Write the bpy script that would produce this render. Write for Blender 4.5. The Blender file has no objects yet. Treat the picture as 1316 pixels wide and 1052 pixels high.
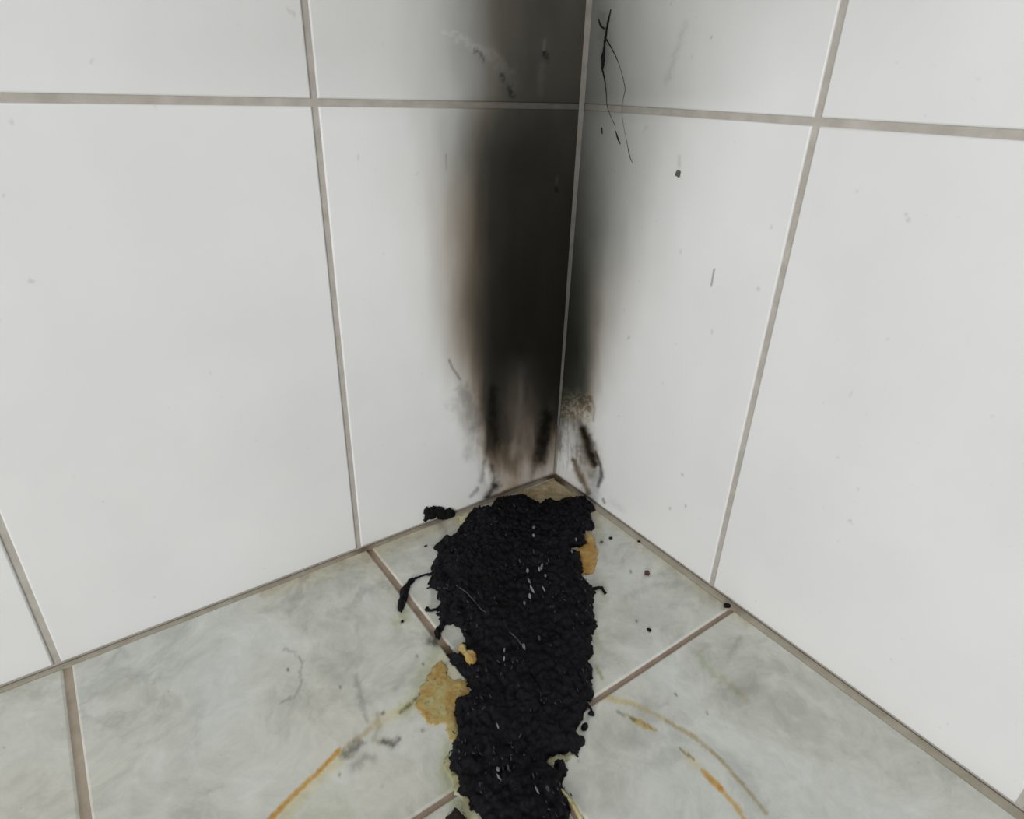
import bpy, math, random
import numpy as np
from mathutils import Matrix, Vector

# ------------------------------------------------------------------ camera
U = 0.25                                   # one wall tile is 25 cm wide
F_PX, CX, CY = 811.9, 658.0, 526.0         # calibrated on the 1316x1052 frame
R = np.array([[-0.8099724, 0.5856333, 0.0312767],
              [0.2439490, 0.3849371, -0.8901193],
              [-0.5333231, -0.7133421, -0.4546531]])   # right, down, forward
CAM = np.array([1.71012595, 1.92603163, 1.64856718]) * U
scene = bpy.context.scene
COL = scene.collection
cam_data = bpy.data.cameras.new('camera')
cam = bpy.data.objects.new('camera', cam_data)
COL.objects.link(cam)
cam_data.sensor_fit = 'HORIZONTAL'
cam_data.sensor_width = 36.0
cam_data.lens = F_PX * 36.0 / 1316.0
cam_data.clip_start = 0.01
m = Matrix.Identity(4)
for i in range(3):
    m[i][0] = R[0][i]; m[i][1] = -R[1][i]; m[i][2] = -R[2][i]; m[i][3] = CAM[i]
cam.matrix_world = m
scene.camera = cam

# ------------------------------------------------------------------ light
world = bpy.data.worlds.new('room_light')
scene.world = world
world.use_nodes = True
world.node_tree.nodes['Background'].inputs[0].default_value = (0.97, 0.98, 1.0, 1)
world.node_tree.nodes['Background'].inputs[1].default_value = 0.28
def area(name, loc, target, size, power, col):
    l = bpy.data.lights.new(name, 'AREA')
    l.shape = 'DISK'; l.size = size; l.energy = power; l.color = col
    o = bpy.data.objects.new(name, l); COL.objects.link(o)
    o.location = loc
    o.rotation_euler = (Vector(target) - Vector(loc)).to_track_quat('-Z', 'Y').to_euler()
    return o
area('window_light', (2.95, 2.3, 0.95), (0.0, 0.1, 0.15), 1.4, 76, (1.0, 0.99, 0.985))
vs = scene.view_settings
vs.view_transform = 'Standard'; vs.look = 'None'; vs.gamma = 1.0
vs.use_curve_mapping = False
vs.exposure = 0.0

# ------------------------------------------------------------------ helpers
rng = np.random.default_rng(7)
random.seed(7)
def ray(px, py):
    d = R.T @ np.array([(px - CX) / F_PX, (py - CY) / F_PX, 1.0])
    return d
def on_floor(px, py, z=0.0):
    d = ray(px, py); t = (z - CAM[2]) / d[2]; return CAM + t * d
def on_left(px, py, y=0.0):
    d = ray(px, py); t = (y - CAM[1]) / d[1]; return CAM + t * d
def on_right(px, py, x=0.0):
    d = ray(px, py); t = (x - CAM[0]) / d[0]; return CAM + t * d
def project(P):
    q = (P - CAM) @ R.T
    z = np.maximum(q[:, 2], 1e-4)
    return CX + F_PX * q[:, 0] / z, CY + F_PX * q[:, 1] / z
def lin(b):
    b = np.asarray(b, float) / 255.0
    return np.where(b <= 0.04045, b / 12.92, ((b + 0.055) / 1.055) ** 2.4)
def rgb(r, g, b):
    return tuple(float(v) for v in lin([r, g, b])) + (1.0,)
def sat(x): return np.clip(x, 0.0, 1.0)
def smooth(x):
    x = sat(x); return x * x * (3 - 2 * x)

def hash2(ix, iy, seed):
    h = (ix * 374761393 + iy * 668265263 + seed * 1442695041) & 0xFFFFFFFF
    h = ((h ^ (h >> 13)) * 1274126177) & 0xFFFFFFFF
    h = h ^ (h >> 16)
    return (h & 0xFFFFFF) / float(0xFFFFFF)
def vnoise(x, y, seed=0):
    x = np.asarray(x, float); y = np.asarray(y, float)
    ix = np.floor(x).astype(np.int64); iy = np.floor(y).astype(np.int64)
    fx = x - ix; fy = y - iy
    fx = fx * fx * (3 - 2 * fx); fy = fy * fy * (3 - 2 * fy)
    a = hash2(ix, iy, seed); b = hash2(ix + 1, iy, seed)
    c = hash2(ix, iy + 1, seed); d = hash2(ix + 1, iy + 1, seed)
    return (a * (1 - fx) + b * fx) * (1 - fy) + (c * (1 - fx) + d * fx) * fy
def fbm(x, y, seed=0, octaves=4):
    s = 0.0; a = 0.5; n = 0.0
    for k in range(octaves):
        s = s + a * vnoise(x * 2 ** k, y * 2 ** k, seed + 17 * k); n += a; a *= 0.5
    return s / n
def worley(x, y, seed=0):
    ix = np.floor(x).astype(np.int64); iy = np.floor(y).astype(np.int64)
    best = np.full(np.shape(x), 9.0)
    for dx in (-1, 0, 1):
        for dy in (-1, 0, 1):
            jx = ix + dx; jy = iy + dy
            d = np.hypot(jx + hash2(jx, jy, seed) - x, jy + hash2(jx, jy, seed + 5) - y)
            best = np.minimum(best, d)
    return best
def seg_dist(x, y, pts, widths=None):
    """distance to a polyline divided by the local half width; 1 = edge of the stroke"""
    best = np.full(np.shape(x), 1e9)
    n = len(pts)
    if widths is None or np.isscalar(widths): widths = [widths or 1.0] * n
    for i in range(n - 1):
        ax, ay = pts[i]; bx, by = pts[i + 1]
        dx, dy = bx - ax, by - ay
        t = sat(((x - ax) * dx + (y - ay) * dy) / (dx * dx + dy * dy + 1e-12))
        w = widths[i] * (1 - t) + widths[i + 1] * t
        best = np.minimum(best, np.hypot(x - ax - t * dx, y - ay - t * dy) / w)
    return best

# ------------------------------------------------------------------ materials
def new_mat(name):
    mt = bpy.data.materials.new(name); mt.use_nodes = True
    nt = mt.node_tree
    return mt, nt, nt.nodes['Principled BSDF']
def nd(nt, kind, **kw):
    n = nt.nodes.new(kind)
    for k, v in kw.items(): setattr(n, k, v)
    return n
def noise(nt, vec, scale, detail=4, rough=0.55, dist=0.0):
    n = nd(nt, 'ShaderNodeTexNoise')
    n.inputs['Scale'].default_value = scale; n.inputs['Detail'].default_value = detail
    n.inputs['Roughness'].default_value = rough; n.inputs['Distortion'].default_value = dist
    nt.links.new(vec, n.inputs['Vector']); return n.outputs['Fac']
def ramp(nt, fac, stops):
    n = nd(nt, 'ShaderNodeValToRGB')
    e = n.color_ramp.elements
    while len(e) < len(stops): e.new(0.5)
    for el, (p, c) in zip(e, stops): el.position = p; el.color = c
    nt.links.new(fac, n.inputs['Fac']); return n.outputs['Color']
def mix(nt, mode, fac, a, b):
    n = nd(nt, 'ShaderNodeMix', data_type='RGBA', blend_type=mode)
    for s, v in ((n.inputs[0], fac), (n.inputs[6], a), (n.inputs[7], b)):
        if hasattr(v, 'links'): nt.links.new(v, s)
        else: s.default_value = v
    return n.outputs[2]
def math_(nt, op, a, b=0.0, clamp=False):
    n = nd(nt, 'ShaderNodeMath', operation=op, use_clamp=clamp)
    for s, v in ((n.inputs[0], a), (n.inputs[1], b)):
        if hasattr(v, 'links'): nt.links.new(v, s)
        else: s.default_value = v
    return n.outputs[0]
def position(nt): return nd(nt, 'ShaderNodeNewGeometry').outputs['Position']
def bump(nt, bsdf, h, strength, dist):
    b = nd(nt, 'ShaderNodeBump'); b.inputs['Strength'].default_value = strength
    b.inputs['Distance'].default_value = dist
    nt.links.new(h, b.inputs['Height']); nt.links.new(b.outputs['Normal'], bsdf.inputs['Normal'])
def deposit_shade_mat(name, build, rough, spec=0.5):
    """clean surface colour x (1 - what soot, char, stain or painted shade takes away)"""
    mt, nt, bs = new_mat(name)
    pos = position(nt)
    base, height, hs = build(nt, pos)
    at = nd(nt, 'ShaderNodeAttribute', attribute_name='deposit_shade')
    inv = nd(nt, 'ShaderNodeInvert'); nt.links.new(at.outputs['Color'], inv.inputs['Color'])
    col = mix(nt, 'MULTIPLY', 1.0, base, inv.outputs['Color'])
    nt.links.new(col, bs.inputs['Base Color'])
    # matt soot takes the gloss off the glaze
    s = math_(nt, 'MULTIPLY', math_(nt, 'SUBTRACT', 1.0, at.outputs['Fac'], True), spec)
    nt.links.new(s, bs.inputs['Specular IOR Level'])
    r = math_(nt, 'ADD', math_(nt, 'MULTIPLY', at.outputs['Fac'], 0.4), rough)
    nt.links.new(r, bs.inputs['Roughness'])
    if height is not None: bump(nt, bs, height, hs[0], hs[1])
    return mt
def wall_glaze(nt, pos):
    n = noise(nt, pos, 9.0, 3)
    base = ramp(nt, n, [(0.3, rgb(225, 226, 225)), (0.7, rgb(231, 232, 231))])
    f = noise(nt, pos, 90.0, 2)
    spots = ramp(nt, f, [(0.2, (0.80, 0.80, 0.79, 1)), (0.30, (1, 1, 1, 1))])
    return mix(nt, 'MULTIPLY', 1.0, base, spots), noise(nt, pos, 14.0, 2), (0.12, 0.004)
M_WALL = deposit_shade_mat('white_glazed_tile', wall_glaze, 0.30, 0.4)
def marble(nt, pos):
    warp = nd(nt, 'ShaderNodeTexNoise'); warp.inputs['Scale'].default_value = 9.0
    warp.inputs['Detail'].default_value = 4
    nt.links.new(pos, warp.inputs['Vector'])
    wv = nd(nt, 'ShaderNodeVectorMath', operation='SCALE'); wv.inputs['Scale'].default_value = 0.12
    nt.links.new(warp.outputs['Color'], wv.inputs[0])
    add = nd(nt, 'ShaderNodeVectorMath', operation='ADD')
    nt.links.new(pos, add.inputs[0]); nt.links.new(wv.outputs[0], add.inputs[1])
    v = add.outputs[0]
    cloud = ramp(nt, noise(nt, v, 14.0, 8, 0.68), [(0.30, rgb(182, 185, 180)), (0.5, rgb(217, 218, 212)),
                                               (0.68, rgb(230, 231, 227))])
    hue = ramp(nt, noise(nt, v, 7.0, 3), [(0.35, (1.0, 0.985, 0.93, 1)), (0.6, (0.985, 1.0, 0.99, 1))])
    ridge = math_(nt, 'ABSOLUTE', math_(nt, 'SUBTRACT', noise(nt, v, 7.5, 6, 0.6), 0.5))
    vein = ramp(nt, ridge, [(0.0, (0.80, 0.81, 0.80, 1)), (0.03, (0.93, 0.935, 0.93, 1)), (0.07, (1, 1, 1, 1))])
    where = ramp(nt, noise(nt, v, 6.0, 2), [(0.45, (0, 0, 0, 1)), (0.62, (1, 1, 1, 1))])
    c = mix(nt, 'MULTIPLY', 1.0, cloud, hue)
    mott = ramp(nt, noise(nt, v, 70.0, 5, 0.7), [(0.32, (0.88, 0.885, 0.88, 1)), (0.62, (1.0, 1.0, 1.0, 1))])
    c = mix(nt, 'MULTIPLY', 1.0, c, mott)
    c = mix(nt, 'MULTIPLY', where, c, vein)
    speck = ramp(nt, noise(nt, pos, 160.0, 2), [(0.20, (0.72, 0.72, 0.7, 1)), (0.27, (1, 1, 1, 1))])
    return mix(nt, 'MULTIPLY', 1.0, c, speck), noise(nt, pos, 30.0, 3), (0.10, 0.002)
M_FLOOR = deposit_shade_mat('marbled_floor_tile', marble, 0.32, 0.4)
def grout_pat(c0, c1):
    def f(nt, pos):
        n = noise(nt, pos, 60.0, 5)
        return ramp(nt, n, [(0.3, rgb(*c0)), (0.7, rgb(*c1))]), noise(nt, pos, 500.0, 3), (0.5, 0.0006)
    return f
M_WGROUT = deposit_shade_mat('wall_grout', grout_pat((168, 163, 154), (188, 184, 176)), 0.85, 0.2)
M_FGROUT = deposit_shade_mat('floor_grout', grout_pat((176, 162, 144), (198, 186, 170)), 0.85, 0.2)

M_BGROUT = deposit_shade_mat('base_grout', grout_pat((168, 160, 142), (190, 184, 168)), 0.85, 0.2)
def char_mat(name, c0, c1, r0=0.32, p0=0.3, p1=0.72):
    mt, nt, bs = new_mat(name)
    pos = position(nt)
    c = ramp(nt, noise(nt, pos, 45.0, 5, 0.65), [(p0, c0), (p1, c1)])
    nt.links.new(c, bs.inputs['Base Color'])
    r = ramp(nt, noise(nt, pos, 220.0, 3), [(0.3, (r0, r0, r0, 1)), (0.7, (0.75, 0.75, 0.75, 1))])
    nt.links.new(r, bs.inputs['Roughness'])
    bs.inputs['Specular IOR Level'].default_value = 0.13
    bump(nt, bs, noise(nt, pos, 420.0, 4, 0.7), 0.8, 0.0012)
    return mt
M_CHAR = char_mat('charred_crust', (0.0030, 0.0028, 0.0040, 1), (0.0095, 0.0088, 0.0120, 1))
M_BROWNCHAR = char_mat('brown_char', (0.008, 0.006, 0.005, 1), (0.048, 0.030, 0.023, 1), 0.5)
M_ASHCHAR = char_mat('ash_grey_char', (0.006, 0.006, 0.006, 1), (0.20, 0.195, 0.18, 1), 0.7, 0.52, 0.70)
def resin_mat(name, c0, c1, c2, scale=75.0):
    mt, nt, bs = new_mat(name)
    pos = position(nt)
    n = noise(nt, pos, scale, 6, 0.65, 1.2)
    c = ramp(nt, n, [(0.34, rgb(*c0)), (0.5, rgb(*c1)), (0.64, rgb(*c2))])
    sp = ramp(nt, noise(nt, pos, 190.0, 3), [(0.26, (0.35, 0.30, 0.24, 1)), (0.36, (1, 1, 1, 1))])
    nt.links.new(mix(nt, 'MULTIPLY', 1.0, c, sp), bs.inputs['Base Color'])
    bs.inputs['Roughness'].default_value = 0.42
    bs.inputs['Specular IOR Level'].default_value = 0.35
    bump(nt, bs, noise(nt, pos, 150.0, 4), 0.5, 0.0015)
    return mt
M_AMBER = resin_mat('amber_resin', (164, 122, 58), (178, 154, 94), (180, 174, 124))
M_AMBER2 = resin_mat('golden_resin', (168, 126, 60), (186, 150, 84), (196, 180, 132), 30.0)
M_PALE = resin_mat('pale_yellow_resin', (166, 152, 96), (196, 188, 138), (206, 203, 172))
M_FILM = resin_mat('thin_yellow_film', (158, 152, 108), (180, 177, 140), (196, 196, 172), 60.0)
M_TAN = resin_mat('tan_scorched_resin', (146, 122, 82), (186, 172, 136), (208, 202, 176), 40.0)
def plain_mat(name, c, rough, spec=0.5):
    mt, nt, bs = new_mat(name)
    n = noise(nt, position(nt), 300.0, 3)
    lo = tuple(x * 0.6 for x in c[:3]) + (1,)
    nt.links.new(ramp(nt, n, [(0.3, lo), (0.65, c)]), bs.inputs['Base Color'])
    bs.inputs['Roughness'].default_value = rough
    bs.inputs['Specular IOR Level'].default_value = spec
    return mt
M_FLECK = plain_mat('pale_ash', rgb(150, 146, 152), 0.35)
M_FLECK2 = plain_mat('grey_ash', rgb(66, 65, 70), 0.4)
M_CRUMBGREY = plain_mat('grey_crumb', rgb(98, 96, 90), 0.8, 0.2)
M_CRUMBBROWN = plain_mat('brown_crumb', rgb(96, 68, 56), 0.7, 0.2)
M_SOOT = plain_mat('soot_thread', (0.010, 0.010, 0.010, 1), 0.9, 0.1)

# ------------------------------------------------------------------ stains, plus shade painted on the upper walls (fixed on the tiles)
def table(rows, px, py):
    """rows: [(y, [(x, value)...])...]: value at px, py by linear interpolation"""
    ys = [r[0] for r in rows]
    vals = np.array([np.interp(px, [q[0] for q in r[1]], [q[1] for q in r[1]]) for r in rows])
    py = np.clip(py, ys[0], ys[-1])
    k = np.clip(np.searchsorted(ys, py, side='right') - 1, 0, len(ys) - 2)
    y0 = np.array(ys)[k]; y1 = np.array(ys)[k + 1]
    t = (py - y0) / (y1 - y0)
    i = np.arange(len(px))
    return vals[k, i] * (1 - t) + vals[k + 1, i] * t
CLEAN = 200.0
LEFT_ROWS = [  # soot; top rows also paint in dimmer light, out beyond the soot column
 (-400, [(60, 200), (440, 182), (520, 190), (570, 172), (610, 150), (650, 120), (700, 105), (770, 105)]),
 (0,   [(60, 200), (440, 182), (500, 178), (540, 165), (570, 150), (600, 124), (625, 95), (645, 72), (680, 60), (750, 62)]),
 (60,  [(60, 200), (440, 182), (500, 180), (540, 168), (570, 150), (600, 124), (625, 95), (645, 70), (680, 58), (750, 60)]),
 (120, [(120, 200), (450, 189), (510, 184), (545, 168), (575, 155), (600, 130), (625, 90), (650, 62), (690, 52), (745, 52)]),
 (160, [(460, 200), (520, 190), (550, 172), (580, 140), (600, 110), (620, 75), (640, 52), (690, 42), (745, 45)]),
 (200, [(470, 200), (530, 190), (560, 165), (580, 135), (600, 95), (615, 65), (630, 46), (660, 38), (745, 38)]),
 (300, [(500, 200), (545, 188), (570, 150), (585, 120), (600, 88), (612, 60), (630, 38), (660, 30), (740, 30)]),
 (400, [(520, 200), (550, 190), (570, 165), (585, 130), (600, 85), (615, 55), (635, 34), (660, 26), (730, 25)]),
 (450, [(540, 200), (565, 185), (580, 155), (595, 118), (610, 75), (625, 42), (640, 28), (725, 24)]),
 (500, [(560, 200), (580, 185), (598, 150), (612, 90), (622, 50), (632, 32), (650, 38), (665, 60), (685, 38), (718, 28)]),
 (540, [(580, 200), (600, 175), (614, 120), (622, 60), (632, 34), (645, 46), (665, 68), (685, 60), (700, 36), (715, 48)]),
 (565, [(590, 200), (610, 185), (620, 115), (628, 52), (638, 44), (650, 54), (668, 78), (683, 86), (692, 42), (706, 38), (716, 90)]),
 (592, [(600, 200), (612, 188), (620, 150), (630, 92), (648, 88), (660, 104), (678, 122), (690, 60), (700, 66), (712, 130)]),
 (615, [(610, 200), (622, 180), (640, 152), (660, 145), (690, 150), (714, 165)]),
 (650, [(610, 200), (630, 182), (660, 158), (700, 150)]),
]
RIGHT_ROWS = [  # soot; the outer end at the top also has dimmer light painted in
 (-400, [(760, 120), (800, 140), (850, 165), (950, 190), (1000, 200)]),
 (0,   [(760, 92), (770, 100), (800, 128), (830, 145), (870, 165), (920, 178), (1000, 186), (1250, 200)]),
 (120, [(748, 70), (770, 88), (800, 118), (850, 155), (900, 180), (950, 192), (1000, 200)]),
 (160, [(745, 68), (770, 100), (800, 135), (840, 165), (880, 188), (930, 197), (960, 200)]),
 (200, [(742, 60), (760, 85), (780, 112), (810, 145), (850, 178), (900, 195), (940, 200)]),
 (300, [(735, 45), (750, 60), (765, 85), (785, 125), (810, 160), (840, 185), (880, 200)]),
 (400, [(730, 30), (745, 42), (757, 70), (768, 105), (780, 145), (800, 178), (830, 195), (860, 200)]),
 (450, [(725, 28), (742, 32), (752, 58), (762, 105), (772, 150), (790, 185), (820, 200)]),
 (497, [(720, 30), (735, 36), (748, 50), (756, 92), (764, 150), (775, 188), (800, 200)]),
 (518, [(720, 62), (735, 85), (748, 80), (757, 120), (765, 180), (785, 200)]),
 (545, [(716, 110), (722, 160), (740, 158), (750, 170), (765, 195), (780, 200)]),
 (590, [(714, 165), (725, 192), (740, 190), (760, 192), (780, 200)]),
 (640, [(714, 190), (740, 190), (780, 200)]),
]
def stroke(D, x, y, pts, w, dens, tint=(1, 1, 1), soft=1.0, rag=0.0, seed=3):
    xx, yy = x, y
    if rag:
        xx = x + rag * (fbm(x * 0.22, y * 0.22, seed) - 0.5) * 2
        yy = y + rag * (fbm(x * 0.22, y * 0.22, seed + 9) - 0.5) * 2
    d = seg_dist(xx, yy, pts, w)
    g = np.exp(-(d ** 2) * 1.2) if soft >= 1 else smooth((1.15 - d) / (0.3 + soft))
    if rag: g = g * (0.55 + 0.9 * fbm(x * 0.13 + seed, y * 0.13, seed + 4))
    for c in range(3): D[c] = D[c] + dens * tint[c] * g
BROWN = (0.88, 1.0, 1.16); BLUEG = (1.05, 0.98, 0.95); GREY = (1, 1, 1)
def left_deposit_shade(x, y):
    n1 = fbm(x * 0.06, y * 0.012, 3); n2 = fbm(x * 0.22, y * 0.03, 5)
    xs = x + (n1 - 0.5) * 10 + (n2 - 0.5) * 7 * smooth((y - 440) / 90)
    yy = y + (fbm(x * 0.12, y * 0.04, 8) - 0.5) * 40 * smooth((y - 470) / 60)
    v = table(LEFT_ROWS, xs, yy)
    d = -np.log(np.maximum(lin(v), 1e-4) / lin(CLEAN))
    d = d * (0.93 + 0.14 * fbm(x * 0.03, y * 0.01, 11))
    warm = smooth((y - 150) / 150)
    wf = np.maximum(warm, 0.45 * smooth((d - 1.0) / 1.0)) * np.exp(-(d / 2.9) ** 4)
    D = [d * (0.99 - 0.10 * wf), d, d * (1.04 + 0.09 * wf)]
    # clean bleached streaks and smears low on the wall
    stroke(D, x, y, [(672, 470), (668, 520), (660, 585)], 6, -0.22, BROWN, rag=3)
    stroke(D, x, y, [(640, 585), (648, 610), (655, 640)], 14, 0.16, (0.6, 1.0, 1.5), rag=4)
    stroke(D, x, y, [(664, 590), (660, 640)], 8, 0.22, (0.6, 1.0, 1.5), rag=4)
    stroke(D, x, y, [(618, 575), (622, 600), (630, 622)], 4, -0.25, GREY, rag=3)
    stroke(D, x, y, [(622, 592), (621, 606), (618, 618)], 3, 0.6, BLUEG, rag=2)
    stroke(D, x, y, [(613, 628), (606, 637)], 3, 0.8, BLUEG, rag=1.5)
    stroke(D, x, y, [(626, 638), (634, 628), (638, 624)], 4.5, 2.0, GREY, rag=3)
    stroke(D, x, y, [(632, 598), (636, 612), (634, 622)], 3, 0.7, BLUEG, rag=3)
    stroke(D, x, y, [(628, 640), (660, 628), (712, 610)], 2.2, 0.9, BROWN, rag=1)
    stroke(D, x, y, [(596, 505), (606, 525), (612, 548)], 10, 0.45, GREY, rag=8)
    stroke(D, x, y, [(583, 520), (592, 540)], 9, 0.24, GREY, rag=8)
    stroke(D, x, y, [(606, 555), (602, 585)], 8, 0.26, GREY, rag=4)
    stroke(D, x, y, [(577, 462), (581, 472), (591, 487)], 1.3, 1.0, GREY)
    stroke(D, x, y, [(634, 500), (633, 540), (638, 566)], 6, 0.7, BROWN, rag=3)
    stroke(D, x, y, [(704, 535), (698, 560), (693, 590)], 8, 1.1, (0.95, 1, 1.08), rag=4)
    # smears in the soot above the grout line
    stroke(D, x, y, [(572, 40), (604, 56), (628, 66), (650, 96), (662, 112)], [2, 6, 9, 10, 6], -0.20, (0.9, 1, 1.1), rag=9)
    stroke(D, x, y, [(640, 70), (656, 92)], 5, -0.2, GREY, rag=6)
    for p, q in (((612, 66), (622, 76)), ((644, 96), (649, 103)), ((654, 112), (659, 122)), ((699, 69), (704, 76))):
        stroke(D, x, y, [p, q], 2.6, 0.9, GREY, rag=5)
    stroke(D, x, y, [(700, 52), (699, 64)], 2.0, -0.5, GREY)
    stroke(D, x, y, [(696, 84), (694, 120)], 4, -0.22, GREY, rag=3)
    stroke(D, x, y, [(716, 228), (715, 236)], 2.0, -0.5, GREY); stroke(D, x, y, [(714, 242), (716, 246)], 1.8, 0.9, GREY)
    stroke(D, x, y, [(573, 198), (573, 218)], 0.8, 0.45, GREY)
    stroke(D, x, y, [(460, 200), (460, 206)], 0.8, 0.35, GREY)
    return D
def right_deposit_shade(x, y):
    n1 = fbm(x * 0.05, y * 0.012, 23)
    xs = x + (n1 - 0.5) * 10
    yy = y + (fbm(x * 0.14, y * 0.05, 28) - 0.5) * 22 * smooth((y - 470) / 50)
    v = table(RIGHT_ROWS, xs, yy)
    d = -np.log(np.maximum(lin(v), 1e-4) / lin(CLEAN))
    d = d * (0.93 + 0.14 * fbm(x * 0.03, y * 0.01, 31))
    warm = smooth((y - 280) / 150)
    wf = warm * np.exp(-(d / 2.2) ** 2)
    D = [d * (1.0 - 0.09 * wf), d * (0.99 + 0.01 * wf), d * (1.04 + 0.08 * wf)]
    sp = smooth((fbm(x * 0.45, y * 0.45, 40, 3) - 0.42) / 0.16) * smooth((y - 500) / 10) * smooth((545 - y) / 14) * smooth((764 - x) / 6)
    for c, t in enumerate((0.7, 0.9, 1.5)): D[c] = D[c] + 0.55 * sp * t - 0.15 * (1 - sp) * smooth((y - 500) / 10) * smooth((540 - y) / 14) * smooth((764 - x) / 6)
    st = smooth((fbm(x * 0.5, y * 0.05, 44, 3) - 0.45) / 0.2) * smooth((y - 530) / 15) * smooth((612 - y) / 25) * smooth((752 - x) / 8)
    for c in range(3): D[c] = D[c] + 0.40 * st
    stroke(D, x, y, [(722, 536), (718, 575)], 6, 0.8, GREY, rag=3)
    stroke(D, x, y, [(750, 552), (757, 572), (764, 596)], [4.5, 7.0, 5.0], 3.0, (0.94, 1, 1.08), rag=1.5)
    stroke(D, x, y, [(748, 545), (756, 575), (766, 606)], 11, 0.35, (0.95, 1, 1.1), rag=4)
    stroke(D, x, y, [(735, 535), (745, 560), (752, 590)], 9, 0.30, GREY, rag=6)
    stroke(D, x, y, [(744, 540), (750, 556)], 5, 0.5, BROWN, rag=3)
    stroke(D, x, y, [(766, 580), (772, 600), (773, 612), (769, 624)], [1.2, 2, 3, 2.4], 1.5, GREY, rag=1.2)
    stroke(D, x, y, [(737, 590), (743, 606), (752, 624), (757, 634)], [2.5, 4.5, 4.5, 3], 1.5, BROWN, rag=2)
    stroke(D, x, y, [(746, 580), (754, 600), (758, 612)], 8, 0.5, BROWN, rag=4)
    stroke(D, x, y, [(762, 612), (764, 628), (760, 642)], 7, 0.5, BLUEG, rag=4)
    stroke(D, x, y, [(728, 562), (732, 600)], 5, -0.12, GREY, rag=3)
    stroke(D, x, y, [(758, 508), (764, 525), (763, 540)], 1.5, 0.5, BROWN, rag=2)
    stroke(D, x, y, [(775, 641), (777, 646)], 1.6, 1.0, GREY)
    stroke(D, x, y, [(786, 644), (800, 655)], 5, 0.10, BLUEG, rag=5)
    stroke(D, x, y, [(918, 345), (914, 368)], 0.7, 0.9, GREY)
    stroke(D, x, y, [(873, 200), (873, 214)], 1.6, 0.28, GREY)
    stroke(D, x, y, [(881, 30), (868, 70), (857, 105)], 4, 0.14, GREY, rag=4)
    stroke(D, x, y, [(775, 20), (778, 80)], 8, 0.25, GREY, rag=5)
    for px, py in ((881, 650), (861, 653), (877, 610), (808, 434), (914, 48)):
        stroke(D, x, y, [(px, py - 1), (px, py + 1)], 1.2, 0.5, GREY)
    return D
YEL = (0.12, 0.45, 1.5); ORG = (0.15, 0.75, 2.0); TAN = (0.55, 0.85, 1.5); GRN = (0.9, 0.75, 1.5)
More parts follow.
